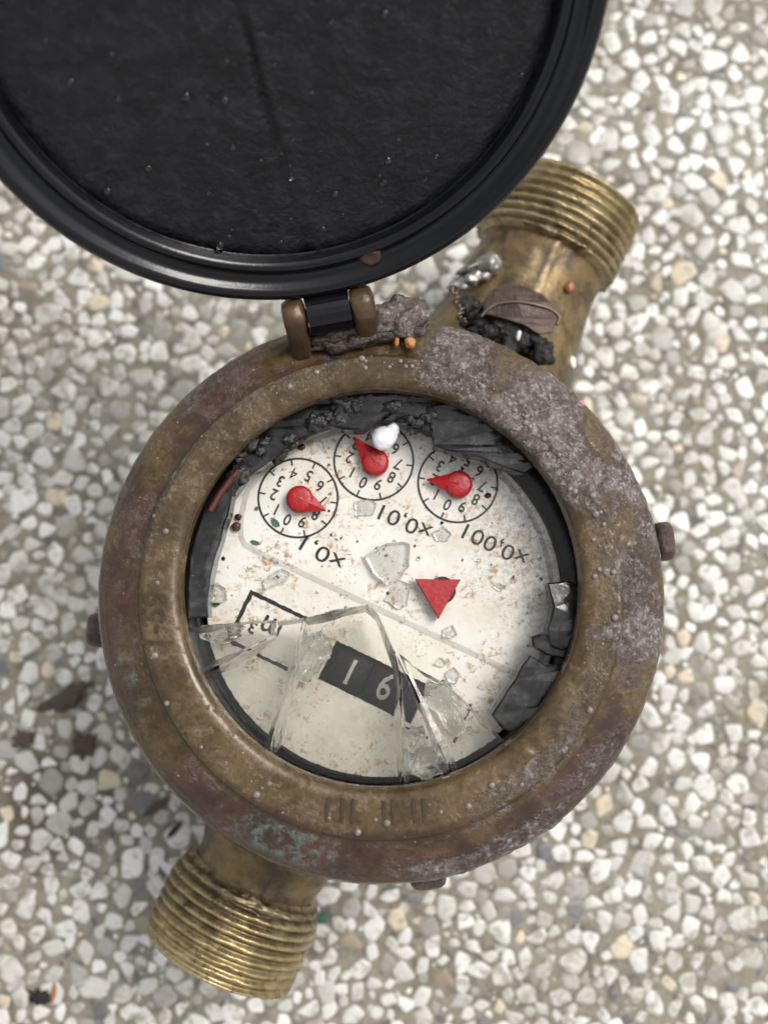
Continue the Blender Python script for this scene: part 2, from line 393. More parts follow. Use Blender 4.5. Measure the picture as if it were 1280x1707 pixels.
def stone_mesh(pts, rr, h):
    n = len(pts); tx, ty = rr.uniform(-.10, .10), rr.uniform(-.10, .10); V = []
    for k, z in ((1.03, -.14), (1.0, h * .25), (.86, h * .80), (.52, h * 1.12)):
        for p in pts:
            j = 1 + rr.uniform(-.04, .04) * (k < .95)
            V.append((p[0] * k * j, p[1] * k * j, z + (p[0] * tx + p[1] * ty) * (z > 0) * k))
    V.append((rr.uniform(-.1, .1), rr.uniform(-.1, .1), h * 1.22)); F = []
    for q in range(3):
        for i in range(n): F.append((q * n + i, q * n + (i + 1) % n, (q + 1) * n + (i + 1) % n, (q + 1) * n + i))
    for i in range(n): F.append((3 * n + i, 3 * n + (i + 1) % n, 4 * n))
    return V, F
rs = random.Random(5); grid = {}; placed = []
CX0, CX1, CY0, CY1 = -152, 152, -165, 205
def fits(x, y, r, k):
    gx, gy = int(x // 10), int(y // 10)
    for i in (-1, 0, 1):
        for j in (-1, 0, 1):
            for (a, b, c) in grid.get((gx + i, gy + j), ()):
                if (a - x) ** 2 + (b - y) ** 2 < ((c + r) * k) ** 2: return False
    return True
for r0, r1, tries, k in ((3.9, 4.9, 260, .9), (3.1, 3.9, 3600, .70), (2.4, 3.1, 20000, .66), (1.7, 2.4, 36000, .65), (1.0, 1.7, 40000, .70), (.45, 1.0, 34000, .78)):
    for _ in range(tries):
        r = rs.uniform(r0, r1); x, y = rs.uniform(CX0, CX1), rs.uniform(CY0, CY1)
        if fits(x, y, r, k):
            grid.setdefault((int(x // 10), int(y // 10)), []).append((x, y, r)); placed.append((x, y, r))
def stone_colour(r, x, y):
    v = rs.random(); pat = nz((x, y, 0), .02, 3.3) * .12
    if r < 1.7: tab = (('s_white', .34), ('s_grey', .72), ('s_slate', .89), ('s_brown', .96), ('s_cream', 1))
    else: tab = (('s_white', .83 + pat), ('s_grey', .94), ('s_slate', .955), ('s_brown', .965), ('s_cream', 1))
    for kk, t in tab:
        if v <= t: return kk
    return 's_white'
cand = []
for i, (x, y, r) in enumerate(placed):
    px, py = to_px((x, y, 0))
    if -10 < px < 1290 and -10 < py < 1717 and math.hypot(px - 635, py - 1000) > 470 and math.hypot(px - 460, py + 45) > 560: cand.append((r, i))
cand.sort(reverse=True); own = {i for _, i in cand[:300]}
shapes = {}
for ck in ('s_white', 's_grey', 's_slate', 's_brown', 's_cream'):
    shapes[ck] = []
    for q in range(16 if ck == 's_white' else 6):
        pts = stone_shape(rs, rs.choice((4, 4, 5, 5)), 0); shapes[ck].append(stone_mesh(pts, rs, rs.uniform(.045, .095)))
smeshes = {ck: [mesh('stone', v, f, M[ck]) for v, f in lst] for ck, lst in shapes.items()}
SV, SF, SM = [], [], []; order = ['s_white', 's_grey', 's_slate', 's_brown', 's_cream']
for i, (x, y, r) in enumerate(placed):
    ck = stone_colour(r, x, y); k = rs.randrange(len(shapes[ck])); a = rs.uniform(0, 2 * math.pi); zs = r * rs.uniform(.8, 1.15)
    if i in own:
        o = link('stone', smeshes[ck][k], ground, (x, y, 0), (0, 0, a)); o.scale = (r * 1.05, r * 1.05, zs)
    else:
        v, f = shapes[ck][k]; b = len(SV); c, s = math.cos(a) * r * 1.05, math.sin(a) * r * 1.05
        SV += [(x + p[0] * c - p[1] * s, y + p[0] * s + p[1] * c, p[2] * zs) for p in v]
        SF += [tuple(q + b for q in fc) for fc in f]; SM += [order.index(ck)] * len(f)
agg = obj('aggregate', (SV, SF), [M[c] for c in order], ground, fm=SM); agg['kind'] = 'stuff'

# ------------------------------------------------------------------ the water meter
meter = bpy.data.objects.new('water_meter', None); COL.objects.link(meter); meter.empty_display_size = .05
tag(meter, 'corroded round brass water meter with open black lid and smashed glass', 'water meter')

# --- corroded screw ring
def ring_masks(x, y, r, z):
    th = math.degrees(math.atan2(y, x)); n = fbm((x, y, z), .09, 4.0, 3)
    band = lambda a, b, s: sstep(a - s, a + s, th) * (1 - sstep(b - s, b + s, th))
    outw = sstep(36.0, 39.0, r + n)
    c = band(-14, 72, 7) * (.50 + .5 * outw) * sstep(34.6, 35.6, r)
    c = max(c, band(-68, -22, 6) * sstep(36.0, 37.2, r) * (1 - sstep(40.6, 41.8, r)))
    c = max(c, band(-85, -50, 8) * sstep(43.0, 46, r) * .85, band(-55, -8, 8) * sstep(40, 47, r) * .55, band(70, 180, 8) * .22, band(-180, -90, 8) * .16)  # the lower shoulder band is a highlight put into the colour mask
    c = max(c, band(70, 82, 2) * sstep(36.8, 38.5, r)); c = max(c, band(80, 106, 4) * sstep(37.5, 40, r + 3 * n) * .8)
    c = max(c, band(106, 118, 3) * sstep(47, 49, r) * .8); c = max(c, band(118, 178, 10) * sstep(44.0, 48, r) * .42)  # the wide left band is grey shoulder sheen put into the colour
    c *= .35 + 1.0 * clamp(.55 + 1.2 * n)
    c = max(c, (.55 * band(100, 179, 15) + .35 * band(-150, -60, 20) + .5 * band(-20, 70, 10)) * sstep(40.5, 41.0, r) * (1 - sstep(41.5, 42.1, r)))  # pale highlight along the step edge, painted into the mask
    red = sstep(41.3, 42.2, r) * clamp(.75 + n)
    red = max(red, .55 * band(-130, -60, 10) * sstep(36, 40, r))
    verd = band(-122, -100, 5) * sstep(40, 42.5, r) * (1 - sstep(46, 48, r)) + .5 * band(-172, -155, 6) * sstep(42, 44, r) * (1 - sstep(46, 47.5, r))
    return clamp(c), clamp(red), clamp(verd)
ring_prof = [(37.6, 72), (37.6, 80.0), (34.1, 80.0), (33.95, 80.6), (34.0, 82.0), (34.35, 83.1), (35.0, 83.7), (36.2, 84.0), (40.4, 84.25), (40.9, 84.1), (41.3, 83.4),
             (41.6, 82.7), (42.3, 82.5), (45.4, 81.6), (47.6, 80.4), (49.1, 78.8), (49.8, 77.0), (50.0, 75), (50.0, 66), (49.4, 63.5), (47.5, 62), (43, 61)]
def ring_fn(r, z, t):
    x, y = r * math.cos(t), r * math.sin(t)
    c = ring_masks(x, y, r, z)[0]
    d = .07 * fbm((x, y, z), .10, 1.0, 3) + .025 * fbm((x, y, z), .5, 2.0, 3) + c * (.26 * fbm((x, y, z), .30, 7.0, 4) + .17 * fbm((x, y, z), .95, 9.0, 4))
    nr, nzv = (0, 1) if r < 44 and z > 82 else (.5, .85) if z > 79 else (1, 0) if r > 45 else (0, 0)
    if r < 34.9: nr, nzv = 0, .25
    return r + nr * d, z + nzv * d
def ring_shift(r): return .95 + 1.25 * (1 - sstep(36.5, 41.6, r))    # the mouth sits a little off the ring's axis
rv, rf = lathe(resample(ring_prof, .42), 460, ring_fn)
rv = [(x, y + ring_shift(math.hypot(x, y)), z) for x, y, z in rv]
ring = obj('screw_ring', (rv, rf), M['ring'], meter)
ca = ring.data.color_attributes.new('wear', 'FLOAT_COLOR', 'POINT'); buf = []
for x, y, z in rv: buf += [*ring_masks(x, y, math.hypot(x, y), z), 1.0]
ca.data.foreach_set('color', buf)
def strokes(*boxes): return join(*[box(*b, 84.1, 84.42, .05) for b in boxes])
_fc = {}
def text(body, size, ext=.08, sx=1.0):
    k = (body, size, ext, sx)
    if k not in _fc:
        cu = bpy.data.curves.new('lettering', 'FONT'); cu.body = body; cu.size = size * MM; cu.extrude = ext * MM; cu.offset = 0 if body == '4' or 'x' in body else size * .011 * MM
        cu.align_x = 'CENTER'; cu.align_y = 'CENTER'; cu.resolution_u = 5
        o = bpy.data.objects.new('lettering', cu); COL.objects.link(o); dg = bpy.context.evaluated_depsgraph_get(); dg.update()
        me = bpy.data.meshes.new_from_object(o.evaluated_get(dg))
        V = [(v.co.x / MM, v.co.y / MM, v.co.z / MM) for v in me.vertices]
        x0, x1 = min(v[0] for v in V), max(v[0] for v in V); y0, y1 = min(v[1] for v in V), max(v[1] for v in V)
        V = [((v[0] - (x0 + x1) / 2) * sx, v[1] - (y0 + y1) / 2, v[2]) for v in V]
        F = [tuple(p.vertices) for p in me.polygons]
        bpy.data.objects.remove(o); bpy.data.curves.remove(cu); bpy.data.meshes.remove(me); _fc[k] = (V, F)
    return _fc[k]
def put(vf, p, a): return xf(vf, Matrix.Translation(p) @ rotz(a))
obj('engraving', put(text('1-59', 5.3, .06, 1.05), at(256, 1030, 84.36), R(87)), M['engrave'], ring, smooth=False)
bars = []
for px in (545, 570, 588, 640, 655, 690, 706): bars.append(put(box(-.28, .28, -2.0, 2.0, -.1, .08, .04), at(px, 1356 - abs(px - 640) * .05, 84.20), R((px - 640) * .06)))
obj('worn_marking', join(*bars), M['engrave'], ring, smooth=False)
for (px, py, a, sx, sy, z) in ((1108, 903, 6, 2.0, 3.6, 70), (712, 1462, -84, 2.6, 3.4, 66), (163, 1050, 172, 2.4, 3.2, 64)):
    p = at(px, py, z); v, f = lump((sx, sy, 4.0), .10, 1.1, px, 3)
    v = [tuple(math.copysign(abs(c / s) ** .62, c) * s for c, s in zip(q, (sx, sy, 4.0))) for q in v]
    lug = obj('seal_lug', put((v, f), p - Vector((math.cos(R(a)), math.sin(R(a)), 0)) * .6, R(a)), M['ring'], ring)
    la = lug.data.color_attributes.new('wear', 'FLOAT_COLOR', 'POINT'); la.data.foreach_set('color', [.45, .8, 0, 1] * len(v))
def smear(px, py, z, rx, ry, a, seed, mat, name, parent):
    return obj(name, put(lump((rx, ry, .25), .5, 1.5, seed, 3), at(px, py, z), R(a)), mat, parent)
smear(356, 1377, 74.5, 1.9, .55, -38, 3.0, M['opaint'], 'paint_mark', ring)
smear(970, 674, 78.6, .95, .42, -62, 5.0, M['pink'], 'paint_mark', ring)

# --- cast body: bowl and two necks with threaded ends
AX = math.atan2(90.06 + 73.38, 42.81 + 33.27)
body_prof = [(0, .4), (26, .4), (29, 1.2), (31, 4), (35, 12), (41, 26), (45, 40), (46.5, 52), (47, 61.5), (36, 62)]
bv = lathe(resample(body_prof, 2.0), 96, lambda r, z, t: (r + .3 * fbm((r * math.cos(t), r * math.sin(t), z), .12, 3, 3) * (r > 5), z))
def neck(s0, s1, prof, seg, fn=None):
    V, F = [], []
    for r, s in prof:
        for k in range(seg):
            t = 2 * math.pi * k / seg; q = fn(r, s, t) if fn else r
            V.append((s, q * math.cos(t), 35 + q * math.sin(t)))
    for i in range(len(prof) - 1):
        for k in range(seg): F.append((i * seg + k, (i + 1) * seg + k, (i + 1) * seg + (k + 1) % seg, i * seg + (k + 1) % seg))
    return V, F
def cast(r, s, t, seed):
    p = (s, r * math.cos(t), r * math.sin(t))
    seam = .45 * math.exp(-((math.degrees(t) - 97) / 3.2) ** 2)
    return r + .35 * fbm(p, .14, seed, 4) + .12 * fbm(p, .55, seed + 3, 3) + seam
n_top = neck(0, 0, resample([(30, 30), (29, 38), (25.5, 44), (21.5, 50), (18.4, 57), (16.2, 65), (14.9, 73), (14.2, 80), (14.2, 86)], .8), 96, lambda r, s, t: cast(r, s, t, 2.0))
n_bot = neck(0, 0, resample([(30, 30), (26, 40), (20.5, 46), (16.6, 51), (14.2, 56), (13.2, 60), (13.4, 66)], .8), 96, lambda r, s, t: cast(r, s, t, 6.0))
body = obj('body', join(bv, xf(n_top, rotz(AX)), xf(n_bot, rotz(AX + math.pi))), M['body'], meter)
def thread(s0, s1, Rm, seed, run):
    pitch, dep = 2.02, .90; prof = [(Rm - 3.2, s0 - .8)]; N = int((s1 - s0) / .19)
    prof += [(Rm, s0 + (s1 - s0) * i / N) for i in range(N + 1)]; prof += [(Rm - 2.2, s1 + .25), (Rm - 3.0, s1 - .2), (Rm - 3.4, s1 - 9)]
    depth = []
    def fn(r, s, t):
        if r < Rm: depth.append(0.0); return r
        u = (s / pitch - t / (2 * math.pi)) % 1.0; tri = clamp((abs(2 * u - 1) - .16) / .68)
        p = (s, r * math.cos(t), r * math.sin(t)); wear = max(0, fbm(p, .28, seed, 3) - .05)
        nick = max(0, fbm(p, .8, seed + 5, 2) - .38) * 1.0
        lead = sstep(s0 - .3, s0 + run, s + .6 * fbm(p, .25, seed + 9, 2)); endc = 1.1 * sstep(s1 - .9, s1 + .2, s)
        rough = (1 - lead) * max(0, fbm(p, .8, seed + 8, 2)) * 1.1
        depth.append(clamp(tri * 1.1 - .25 + .3 * fbm(p, .4, seed + 2, 2)) * (1 - .82 * sstep(s1 - 10, s1 - 3, s)) + .45 * (1 - lead))
        return Rm - dep * tri * (.35 + .65 * lead) - wear * .6 * (1 - tri) - nick * (1 - tri) - endc + rough - (1 - lead) * (1.9 if run > 2 else .7)
    vf = neck(0, 0, prof, 150, fn); return vf, depth
for s0, s1, seed, run, ang in ((84.2, 99.7, 1.0, 1.6, AX), (63.0, 80.8, 4.0, 5.0, AX + math.pi)):
    vf, dp = thread(s0, s1, 16.6, seed, run)
    te = obj('threaded_end', xf(vf, rotz(ang)), M['thread'], body)
    te.data.color_attributes.new('groove', 'FLOAT_COLOR', 'POINT').data.foreach_set('color', [c for d in dp for c in (clamp(d), 0, 0, 1)])

# --- dial, with its raised upper plate
ZD = 70.0; U = R(154.5); uvec = Vector((math.cos(U), math.sin(U), 0)); vvec = Vector((-uvec.y, uvec.x, 0))
dc = at(632, 992, ZD)
def circ(c, r, n, a0=0.0, a1=360.0): return [(c[0] + r * math.cos(R(a0 + (a1 - a0) * i / n)), c[1] + r * math.sin(R(a0 + (a1 - a0) * i / n))) for i in range(n)]
fa = at(418, 983, ZD)                             # corner of the black frame; the frame runs along -u and +v
FE = Vector((.9, -.436, 0)).normalized(); FD = Vector((-.436, -.9, 0)).normalized()
def fr(a, b, z=ZD): q = fa + FE * a + FD * b; return Vector((q.x, q.y, z))
hole = [fr(18.2, 1.4), fr(36.6, 1.4), fr(36.6, 9.0), fr(18.2, 9.0)]
dial = obj('dial_plate', prism([circ(dc + Vector((.8, 0, 0)), 32.35, 160), hole], ZD - 1.2, ZD, .05), M['dial'], meter, smooth=False)
c1, c2 = at(420, 921, ZD), at(830, 1119, ZD); e = (c2 - c1).normalized()
arc = [p for p in circ(dc + Vector((.3, 0, 0)), 31.6, 200, 0, 360) if (Vector((p[0], p[1], ZD)) - c1).cross(e).z < -.02]
k0 = max(range(len(arc)), key=lambda i: (Vector(arc[i]) - Vector(arc[i - 1])).length)
arc = arc[k0:] + arc[:k0]
if (Vector(arc[0]) - Vector(c2[:2])).length > (Vector(arc[-1]) - Vector(c2[:2])).length: arc = arc[::-1]
arc = arc[:-9]                                     # its left corner is rounded off
pl, pc = Vector(arc[-1]), Vector(c1[:2]) + Vector(e[:2]) * -1.2
for q in range(1, 8):
    t = q / 8; mid = Vector(at(384, 898, ZD)[:2]); arc.append(tuple(pl * (1 - t) ** 2 + mid * 2 * t * (1 - t) + pc * t * t))
arc.append(tuple(Vector(c1[:2]) + Vector(e[:2]) * .8))
ZU = ZD + .5
obj('upper_plate', prism([arc], ZD - .01, ZU, 1.0, .42), M['dial'], dial, smooth=False)
fw = .75
def strip(a0, a1, b0, b1, seed): return prism([jag([fr(a0, b0), fr(a1, b0), fr(a1, b1), fr(a0, b1)], .6, .09, seed)], ZD + .004, ZD + .10)
obj('counter_frame', join(strip(0, 13.2, 0, fw, 1), strip(0, fw, fw + .002, 10.2, 2), strip(fw + .002, 5.1, 9.5, 10.2, 3), strip(6.3, 12.5, 9.55, 10.2, 4), strip(14.5, 17.2, 9.6, 10.1, 5),
    strip(44.6, 45.2, 1.2, 4.2, 6), strip(44.7, 45.3, 5.4, 8.6, 7), strip(36, 40.5, 9.6, 10.1, 8)), M['black'], dial, smooth=False)
obj('unit_lettering', put(text('m³', 6.0, .06, .9), fr(5.6, 4.9) + Vector((0, 0, .05)), U), M['black'], dial, smooth=False)

# --- sub dials
for (px, py, ta, tl) in ((497, 830, -24, 5.2), (623, 768, 130.7, 6.1), (763, 805, 171.7, 5.9)):
    c = at(px, py, ZU); parts = [prism([circ(c, 7.46, 96), circ(c, 7.10, 96)], ZU + .004, ZU + .12)]
    for k in range(10):
        a = U + math.pi / 2 - 2 * math.pi * k / 10
        parts.append(put(box(6.05, 7.2, -.14, .14, ZU + .003, ZU + .11), (c.x, c.y, 0), a))
    sdial = obj('sub_dial', join(*parts), M['black'], meter, smooth=False)
    for k in range(10):
        a = U + math.pi / 2 - 2 * math.pi * k / 10
        q = c + Vector((math.cos(a), math.sin(a), 0)) * 4.5 + Vector((0, 0, .05))
        obj('numeral', put(text(str(k), 3.0, .07, .88), q, U + rnd.uniform(-.03, .03)), M['black'], sdial, smooth=False)
    hc = at(px + 2, py + 1, ZU + 2.6); hc.z = 0
    hub = lathe([(2.5, ZU - .3), (2.5, ZU + 1.9), (2.32, ZU + 2.3), (1.9, ZU + 2.5), (1.0, ZU + 2.58), (0, ZU + 2.6)], 40)
    L = tl; nv = [(0, 2.3, 1.4), (0, -2.3, 1.4), (L, .12, 1.5), (L, -.12, 1.5), (0, 2.3, 2.0), (0, -2.3, 2.0), (L, .1, 1.75), (L, -.1, 1.75), (0, 0, 2.7), (L * .97, 0, 1.95), (2.6, 1.4, 1.9), (2.6, -1.4, 1.9), (2.6, 1.4, 1.35), (2.6, -1.4, 1.35), (2.6, 0, 2.5)]
    nv = [(p[0], p[1], p[2] + ZU) for p in nv]
    nf = [(4, 8, 14, 10), (8, 5, 11, 14), (10, 14, 9, 6), (14, 11, 7, 9), (6, 9, 7), (0, 4, 10, 12), (12, 10, 6, 2), (5, 1, 13, 11), (11, 13, 3, 7), (2, 6, 7, 3), (0, 12, 13, 1), (12, 2, 3, 13)]
    po = obj('pointer', join(put(hub, hc, 0), put((nv, nf), hc, R(ta))), M['red'], meter, smooth=True)
    for i, p_ in enumerate(po.data.polygons): p_.use_smooth = i < len(hub[1])
    hole_d = at(px + 2, py + 1, ZU)
    obj('pointer_socket', prism([circ(hole_d, 1.5, 24)], ZU + .003, ZU + .05), M['black'], sdial, smooth=False)
for body_t, pts in (('x0,1', ((566, 938), (511, 906))), ('x0,01', ((712, 886), (641, 854))), ('x0,001', ((872, 931), (781, 886)))):
    p0, p1 = at(*pts[0], ZU), at(*pts[1], ZU); d = p1 - p0; a = math.atan2(d.y, d.x); span = d.length + 1.6
    base = text(body_t, 4.2, .07, 1.0); wdt = max(v[0] for v in base[0]) * 2
    vf = ([(v[0] * span / wdt, v[1] * .98, v[2]) for v in base[0]], base[1])
    obj('scale_lettering', put(vf, (p0 + p1) / 2 + Vector((0, 0, .05)), a), M['black'], dial, smooth=False)

# --- red flow indicator
tri = [at(692, 965, 73.3), at(768, 966, 73.3), at(731, 1032, 73.3)]
flow = obj('flow_indicator', prism([jag(tri, 2.2, .05, 4)], ZU + .7, 73.3, .1), M['red'], meter, smooth=False)
obj('indicator_socket', prism([circ(at(737, 984, ZU), 2.5, 32)], ZU + .003, ZU + .06), M['black'], flow, smooth=False)
obj('indicator_spindle', prism([circ(at(733, 986, ZU), 1.0, 20)], ZU, ZU + .75), M['drum'], flow, smooth=False)

# --- counter drums seen through the window in the plate
dm = Matrix(((FE.x, FD.x, 0, 0), (FE.y, FD.y, 0, 0), (0, 0, 1, 0), (0, 0, 0, 1)))
def drum(a, wdt, mat, digit, off=0.0):
    def cyl(p, q, r): return [[(q0, r * math.cos(t), r * math.sin(t)) for t in (2 * math.pi * i / 48 for i in range(48))] for q0 in (p, q)]
    l = cyl(-wdt / 2, wdt / 2, 6.6); l2 = cyl(-wdt / 2 + .25, wdt / 2 - .25, 6.9); rings = [l[0], l2[0], l2[1], l[1]]
    V = [p for r_ in rings for p in r_]; F = [(i * 48 + k, i * 48 + (k + 1) % 48, (i + 1) * 48 + (k + 1) % 48, (i + 1) * 48 + k) for i in range(3) for k in range(48)]
    F += [tuple(range(48)), tuple(144 + k for k in range(48))]
    c = fr(a, 5.25, ZD - 7.4)
    d = obj('digit_drum', xf((V, F), Matrix.Translation(c) @ dm), mat, meter)
    for dg, o_ in digit:
        v, f = text(dg, 6.9, .05, .78); o_ += .001
        bm = bmesh.new(); bv_ = [bm.verts.new(q) for q in v]; [bm.faces.new([bv_[i] for i in q]) for q in f]
        for yy in range(-5, 6): bmesh.ops.bisect_plane(bm, geom=bm.verts[:] + bm.edges[:] + bm.faces[:], plane_co=(0, yy * .45 + .01, 0), plane_no=(0, 1, 0))
        bm.verts.index_update(); v = [tuple(q.co) for q in bm.verts]; f = [tuple(q.index for q in x.verts) for x in bm.faces]; bm.free()
        # letters run along -E (reading direction) and wrap the drum
        vv = []
        for p in v:
            b = (p[1] + o_) / 6.9
            vv.append((-p[0], (6.97 + p[2]) * math.sin(b), (6.97 + p[2]) * math.cos(b)))
        obj('drum_digit', xf((vv, f), Matrix.Translation(c) @ dm), M['white'], d)
drum(22.9, 6.5, M['drum'], (('1', .1),))
drum(29.7, 6.5, M['drum'], (('9', -.3), ('0', 6.6)))
drum(36.5, 6.5, M['drum'], ())
wallm = M['black']
hw = [(q.x, q.y) for q in (fr(17.6, .9), fr(37.2, .9), fr(37.2, 9.5), fr(17.6, 9.5))]; hi = [(q.x, q.y) for q in hole]
obj('counter_well', join(prism([hw, hi], ZD - 9, ZD - 1.21), prism([hw], ZD - 15, ZD - 14)), wallm, dial, smooth=False)

# --- gasket, register floor and the broken pane
obj('gasket', lathe([(33.0, 66), (32.9, 72.4), (33.3, 73.2), (34.6, 73.8), (37.4, 73.8), (37.5, 72), (37.5, 66)], 160,
    lambda r, z, t: (r + .12 * fbm((math.cos(t) * 8, math.sin(t) * 8, z), .5, 2), z + .1 * fbm((math.cos(t) * 8, math.sin(t) * 8, z), .7, 5))), M['rubber'], meter)
obj('register_cup', lathe([(32.4, ZD - 16), (32.9, ZD - 16), (32.9, ZD - .6), (35.0, ZD - .6), (36, 62)], 96), M['drum'], meter)
obj('register_floor', prism([circ((0, 0), 33.2, 96)], ZD - 18, ZD - 16.5), M['drum'], meter, smooth=False)
ZG0, ZG1 = 74.0, 79.4
def rim_a(px, py): q = at(px, py, ZG1); return math.degrees(math.atan2(q.y, q.x))
ra, rb_, rcc, rd, re_, rf_ = rim_a(318, 1043), rim_a(347, 1122), rim_a(464, 1246), rim_a(668, 1297), rim_a(752, 1285), rim_a(832, 1218)
def rimarc(a, b):
    n = max(2, int(abs(b - a) / 3)); return [(36.4 * math.cos(R(a + (b - a) * i / n)), 36.4 * math.sin(R(a + (b - a) * i / n))) for i in range(n + 1)]
P = lambda *l: [tuple(at(x, y, ZG1)[:2]) for x, y in l]
def norm(a): return a if a < 0 else a - 360
ra, rb_, rcc, rd, re_, rf_ = map(norm, (ra, rb_, rcc, rd, re_, rf_))
shards = [P((462, 1034), (460, 1058), (368, 1110)) + rimarc(rb_, ra)[0:] + P((400, 1037)),
          P((460, 1060), (463, 1034), (508, 1029), (491, 1120)) + rimarc(rcc, rb_) + P((368, 1110)),
          P((509, 1029), (555, 1016), (612, 1006), (630, 1022), (660, 1088), (667, 1122)) + rimarc(rd, rcc) + P((491, 1120)),
          P((662, 1090), (667, 1122))[::-1][:1] + P((662, 1092)) + rimarc(re_, rd),
          P((664, 1088), (700, 1117), (745, 1141)) + rimarc(rf_, re_)]
for i, sh in enumerate(shards):
    cx = sum(p[0] for p in sh) / len(sh); cy_ = sum(p[1] for p in sh) / len(sh)
    def shrink(p):
        d = math.hypot(p[0], p[1]); k = .10
        v = Vector((cx - p[0], cy_ - p[1])); v = v.normalized() * k if v.length > k else v
        return (p[0] + v.x, p[1] + v.y)
    pts = jag([shrink(p) for p in sh], 2.0, .10, 30 + i)
    v, f = prism([pts], ZG0, ZG1, .14); rr = random.Random(i); ta, tb = rr.uniform(-.008, .008), rr.uniform(-.008, .008); out = []
    for x, y, z in v:
        if z < ZG0 + .1 and math.hypot(x, y) < 35.2:      # fracture faces slope inwards and are uneven
            k = (1.35 + 1.1 * fbm((x, y, 0), .10, 5.0 * i, 2) + .35 * fbm((x, y, 0), .5, 3, 2)) * (.95 if to_px((x, y, ZG1))[1] < 1062 else 1.0)
            d = Vector((cx - x, cy_ - y)).normalized() * max(.2, k); x += d.x; y += d.y
        out.append((x, y, z + (x - cx) * ta + (y - cy_) * tb))
    vf = (out, f)
    fm = []
    for q in f:
        zs = [v[k][2] for k in q]; fm.append(1 if max(zs) - min(zs) > .3 else 0)
    obj('glass_shard', vf, [M['glass'], M['fracture']], meter, smooth=False, fm=fm)
# crushed splinters caught under and between the shards
for i, (px, py, rr_, a) in enumerate(((522, 1092, (2.6, 4.2, 1.6), -25), (742, 1176, (4.6, 2.4, 1.6), -60), (714, 1272, (3.4, 2.6, 2.0), 10), (690, 1230, (1.9, 2.1, 1.4), 0), (372, 1056, (4.0, 1.5, 1.1), 8))):
    q = at(px, py, 72.2); v, f = lump(rr_, .5, 1.3, 20.0 + i, 3)
    obj('glass_splinter', put((v, f), (q.x, q.y, 72.0), R(a)), M['splinter'], meter, smooth=False)
# wet black grime packed along the far side of the rim
GR = []; rg2 = random.Random(17)
for _ in range(95):
    a = R(rg2.uniform(48, 146)); r_ = rg2.uniform(31.6, 35.5) - (1.2 if 60 < math.degrees(a) < 80 else 0); k = rg2.uniform(.5, 1.6)
    GR.append(put(lump((k * rg2.uniform(.9, 2.0), k, k * .8), .75, 1.6, rg2.uniform(0, 60), 3), (r_ * math.cos(a), r_ * math.sin(a) + .8, rg2.uniform(74.2, 78.4)), a + math.pi / 2 + rg2.uniform(-.5, .5)))
obj('rim_grime', join(*GR), M['wetgrime'], meter)
# dark jagged remains of the pane still wedged under the ring
rem = [([(385, 835), (392, 800), (372, 800), (340, 850), (316, 930), (314, 1030), (346, 1030), (352, 960), (368, 900)], 73.9, 79.0),
       ([(396, 770), (386, 832), (420, 790), (470, 752), (520, 722), (545, 708), (560, 690), (600, 655), (540, 655), (440, 705), (385, 765)], 74.1, 77.6),
       ([(545, 708), (575, 716), (604, 718), (622, 705), (650, 690), (680, 672), (690, 645), (600, 648), (560, 680)], 73.9, 78.2),
       ([(640, 700), (680, 690), (716, 704), (722, 742), (748, 752), (800, 762), (836, 778), (875, 790), (900, 770), (860, 720), (780, 670), (690, 648)], 74.2, 78.7),
       ([(912, 972), (948, 968), (965, 975), (962, 1080), (938, 1086), (918, 1078), (912, 1050), (922, 1012)], 74.0, 78.4),
       ([(886, 1062), (905, 1056), (940, 1076), (955, 1082), (948, 1100), (910, 1092), (888, 1078)], 74.0, 77.4),
       ([(884, 1092), (912, 1110), (930, 1108), (938, 1118), (905, 1180), (868, 1222), (838, 1216), (820, 1192), (846, 1150)], 74.0, 79.0)]
for i, (pl_, z0, z1) in enumerate(rem):
    pts = jag([tuple(at(x, y, z1)[:2]) for x, y in pl_], 2.2, .30, 60 + i)
    pts = [(p if math.hypot(*p) < 37 else (p[0] * 37 / math.hypot(*p), p[1] * 37 / math.hypot(*p))) for p in pts]
    vf = prism([pts], z0, z1, .3)
    vf = ([(v[0], v[1], v[2] + .8 * fbm(v, .13, i, 2) * (v[2] > z0 + .1)) for v in vf[0]], vf[1])
    obj('broken_glass_edge', vf, M['smoky'], meter, smooth=False)
obj('sealing_strip', lathe([(33.2, 77.2), (33.1, 79.6), (33.9, 79.9), (34.4, 79.2), (34.3, 77.2)], 24, None, R(138), R(153)), M['redseal'], meter)

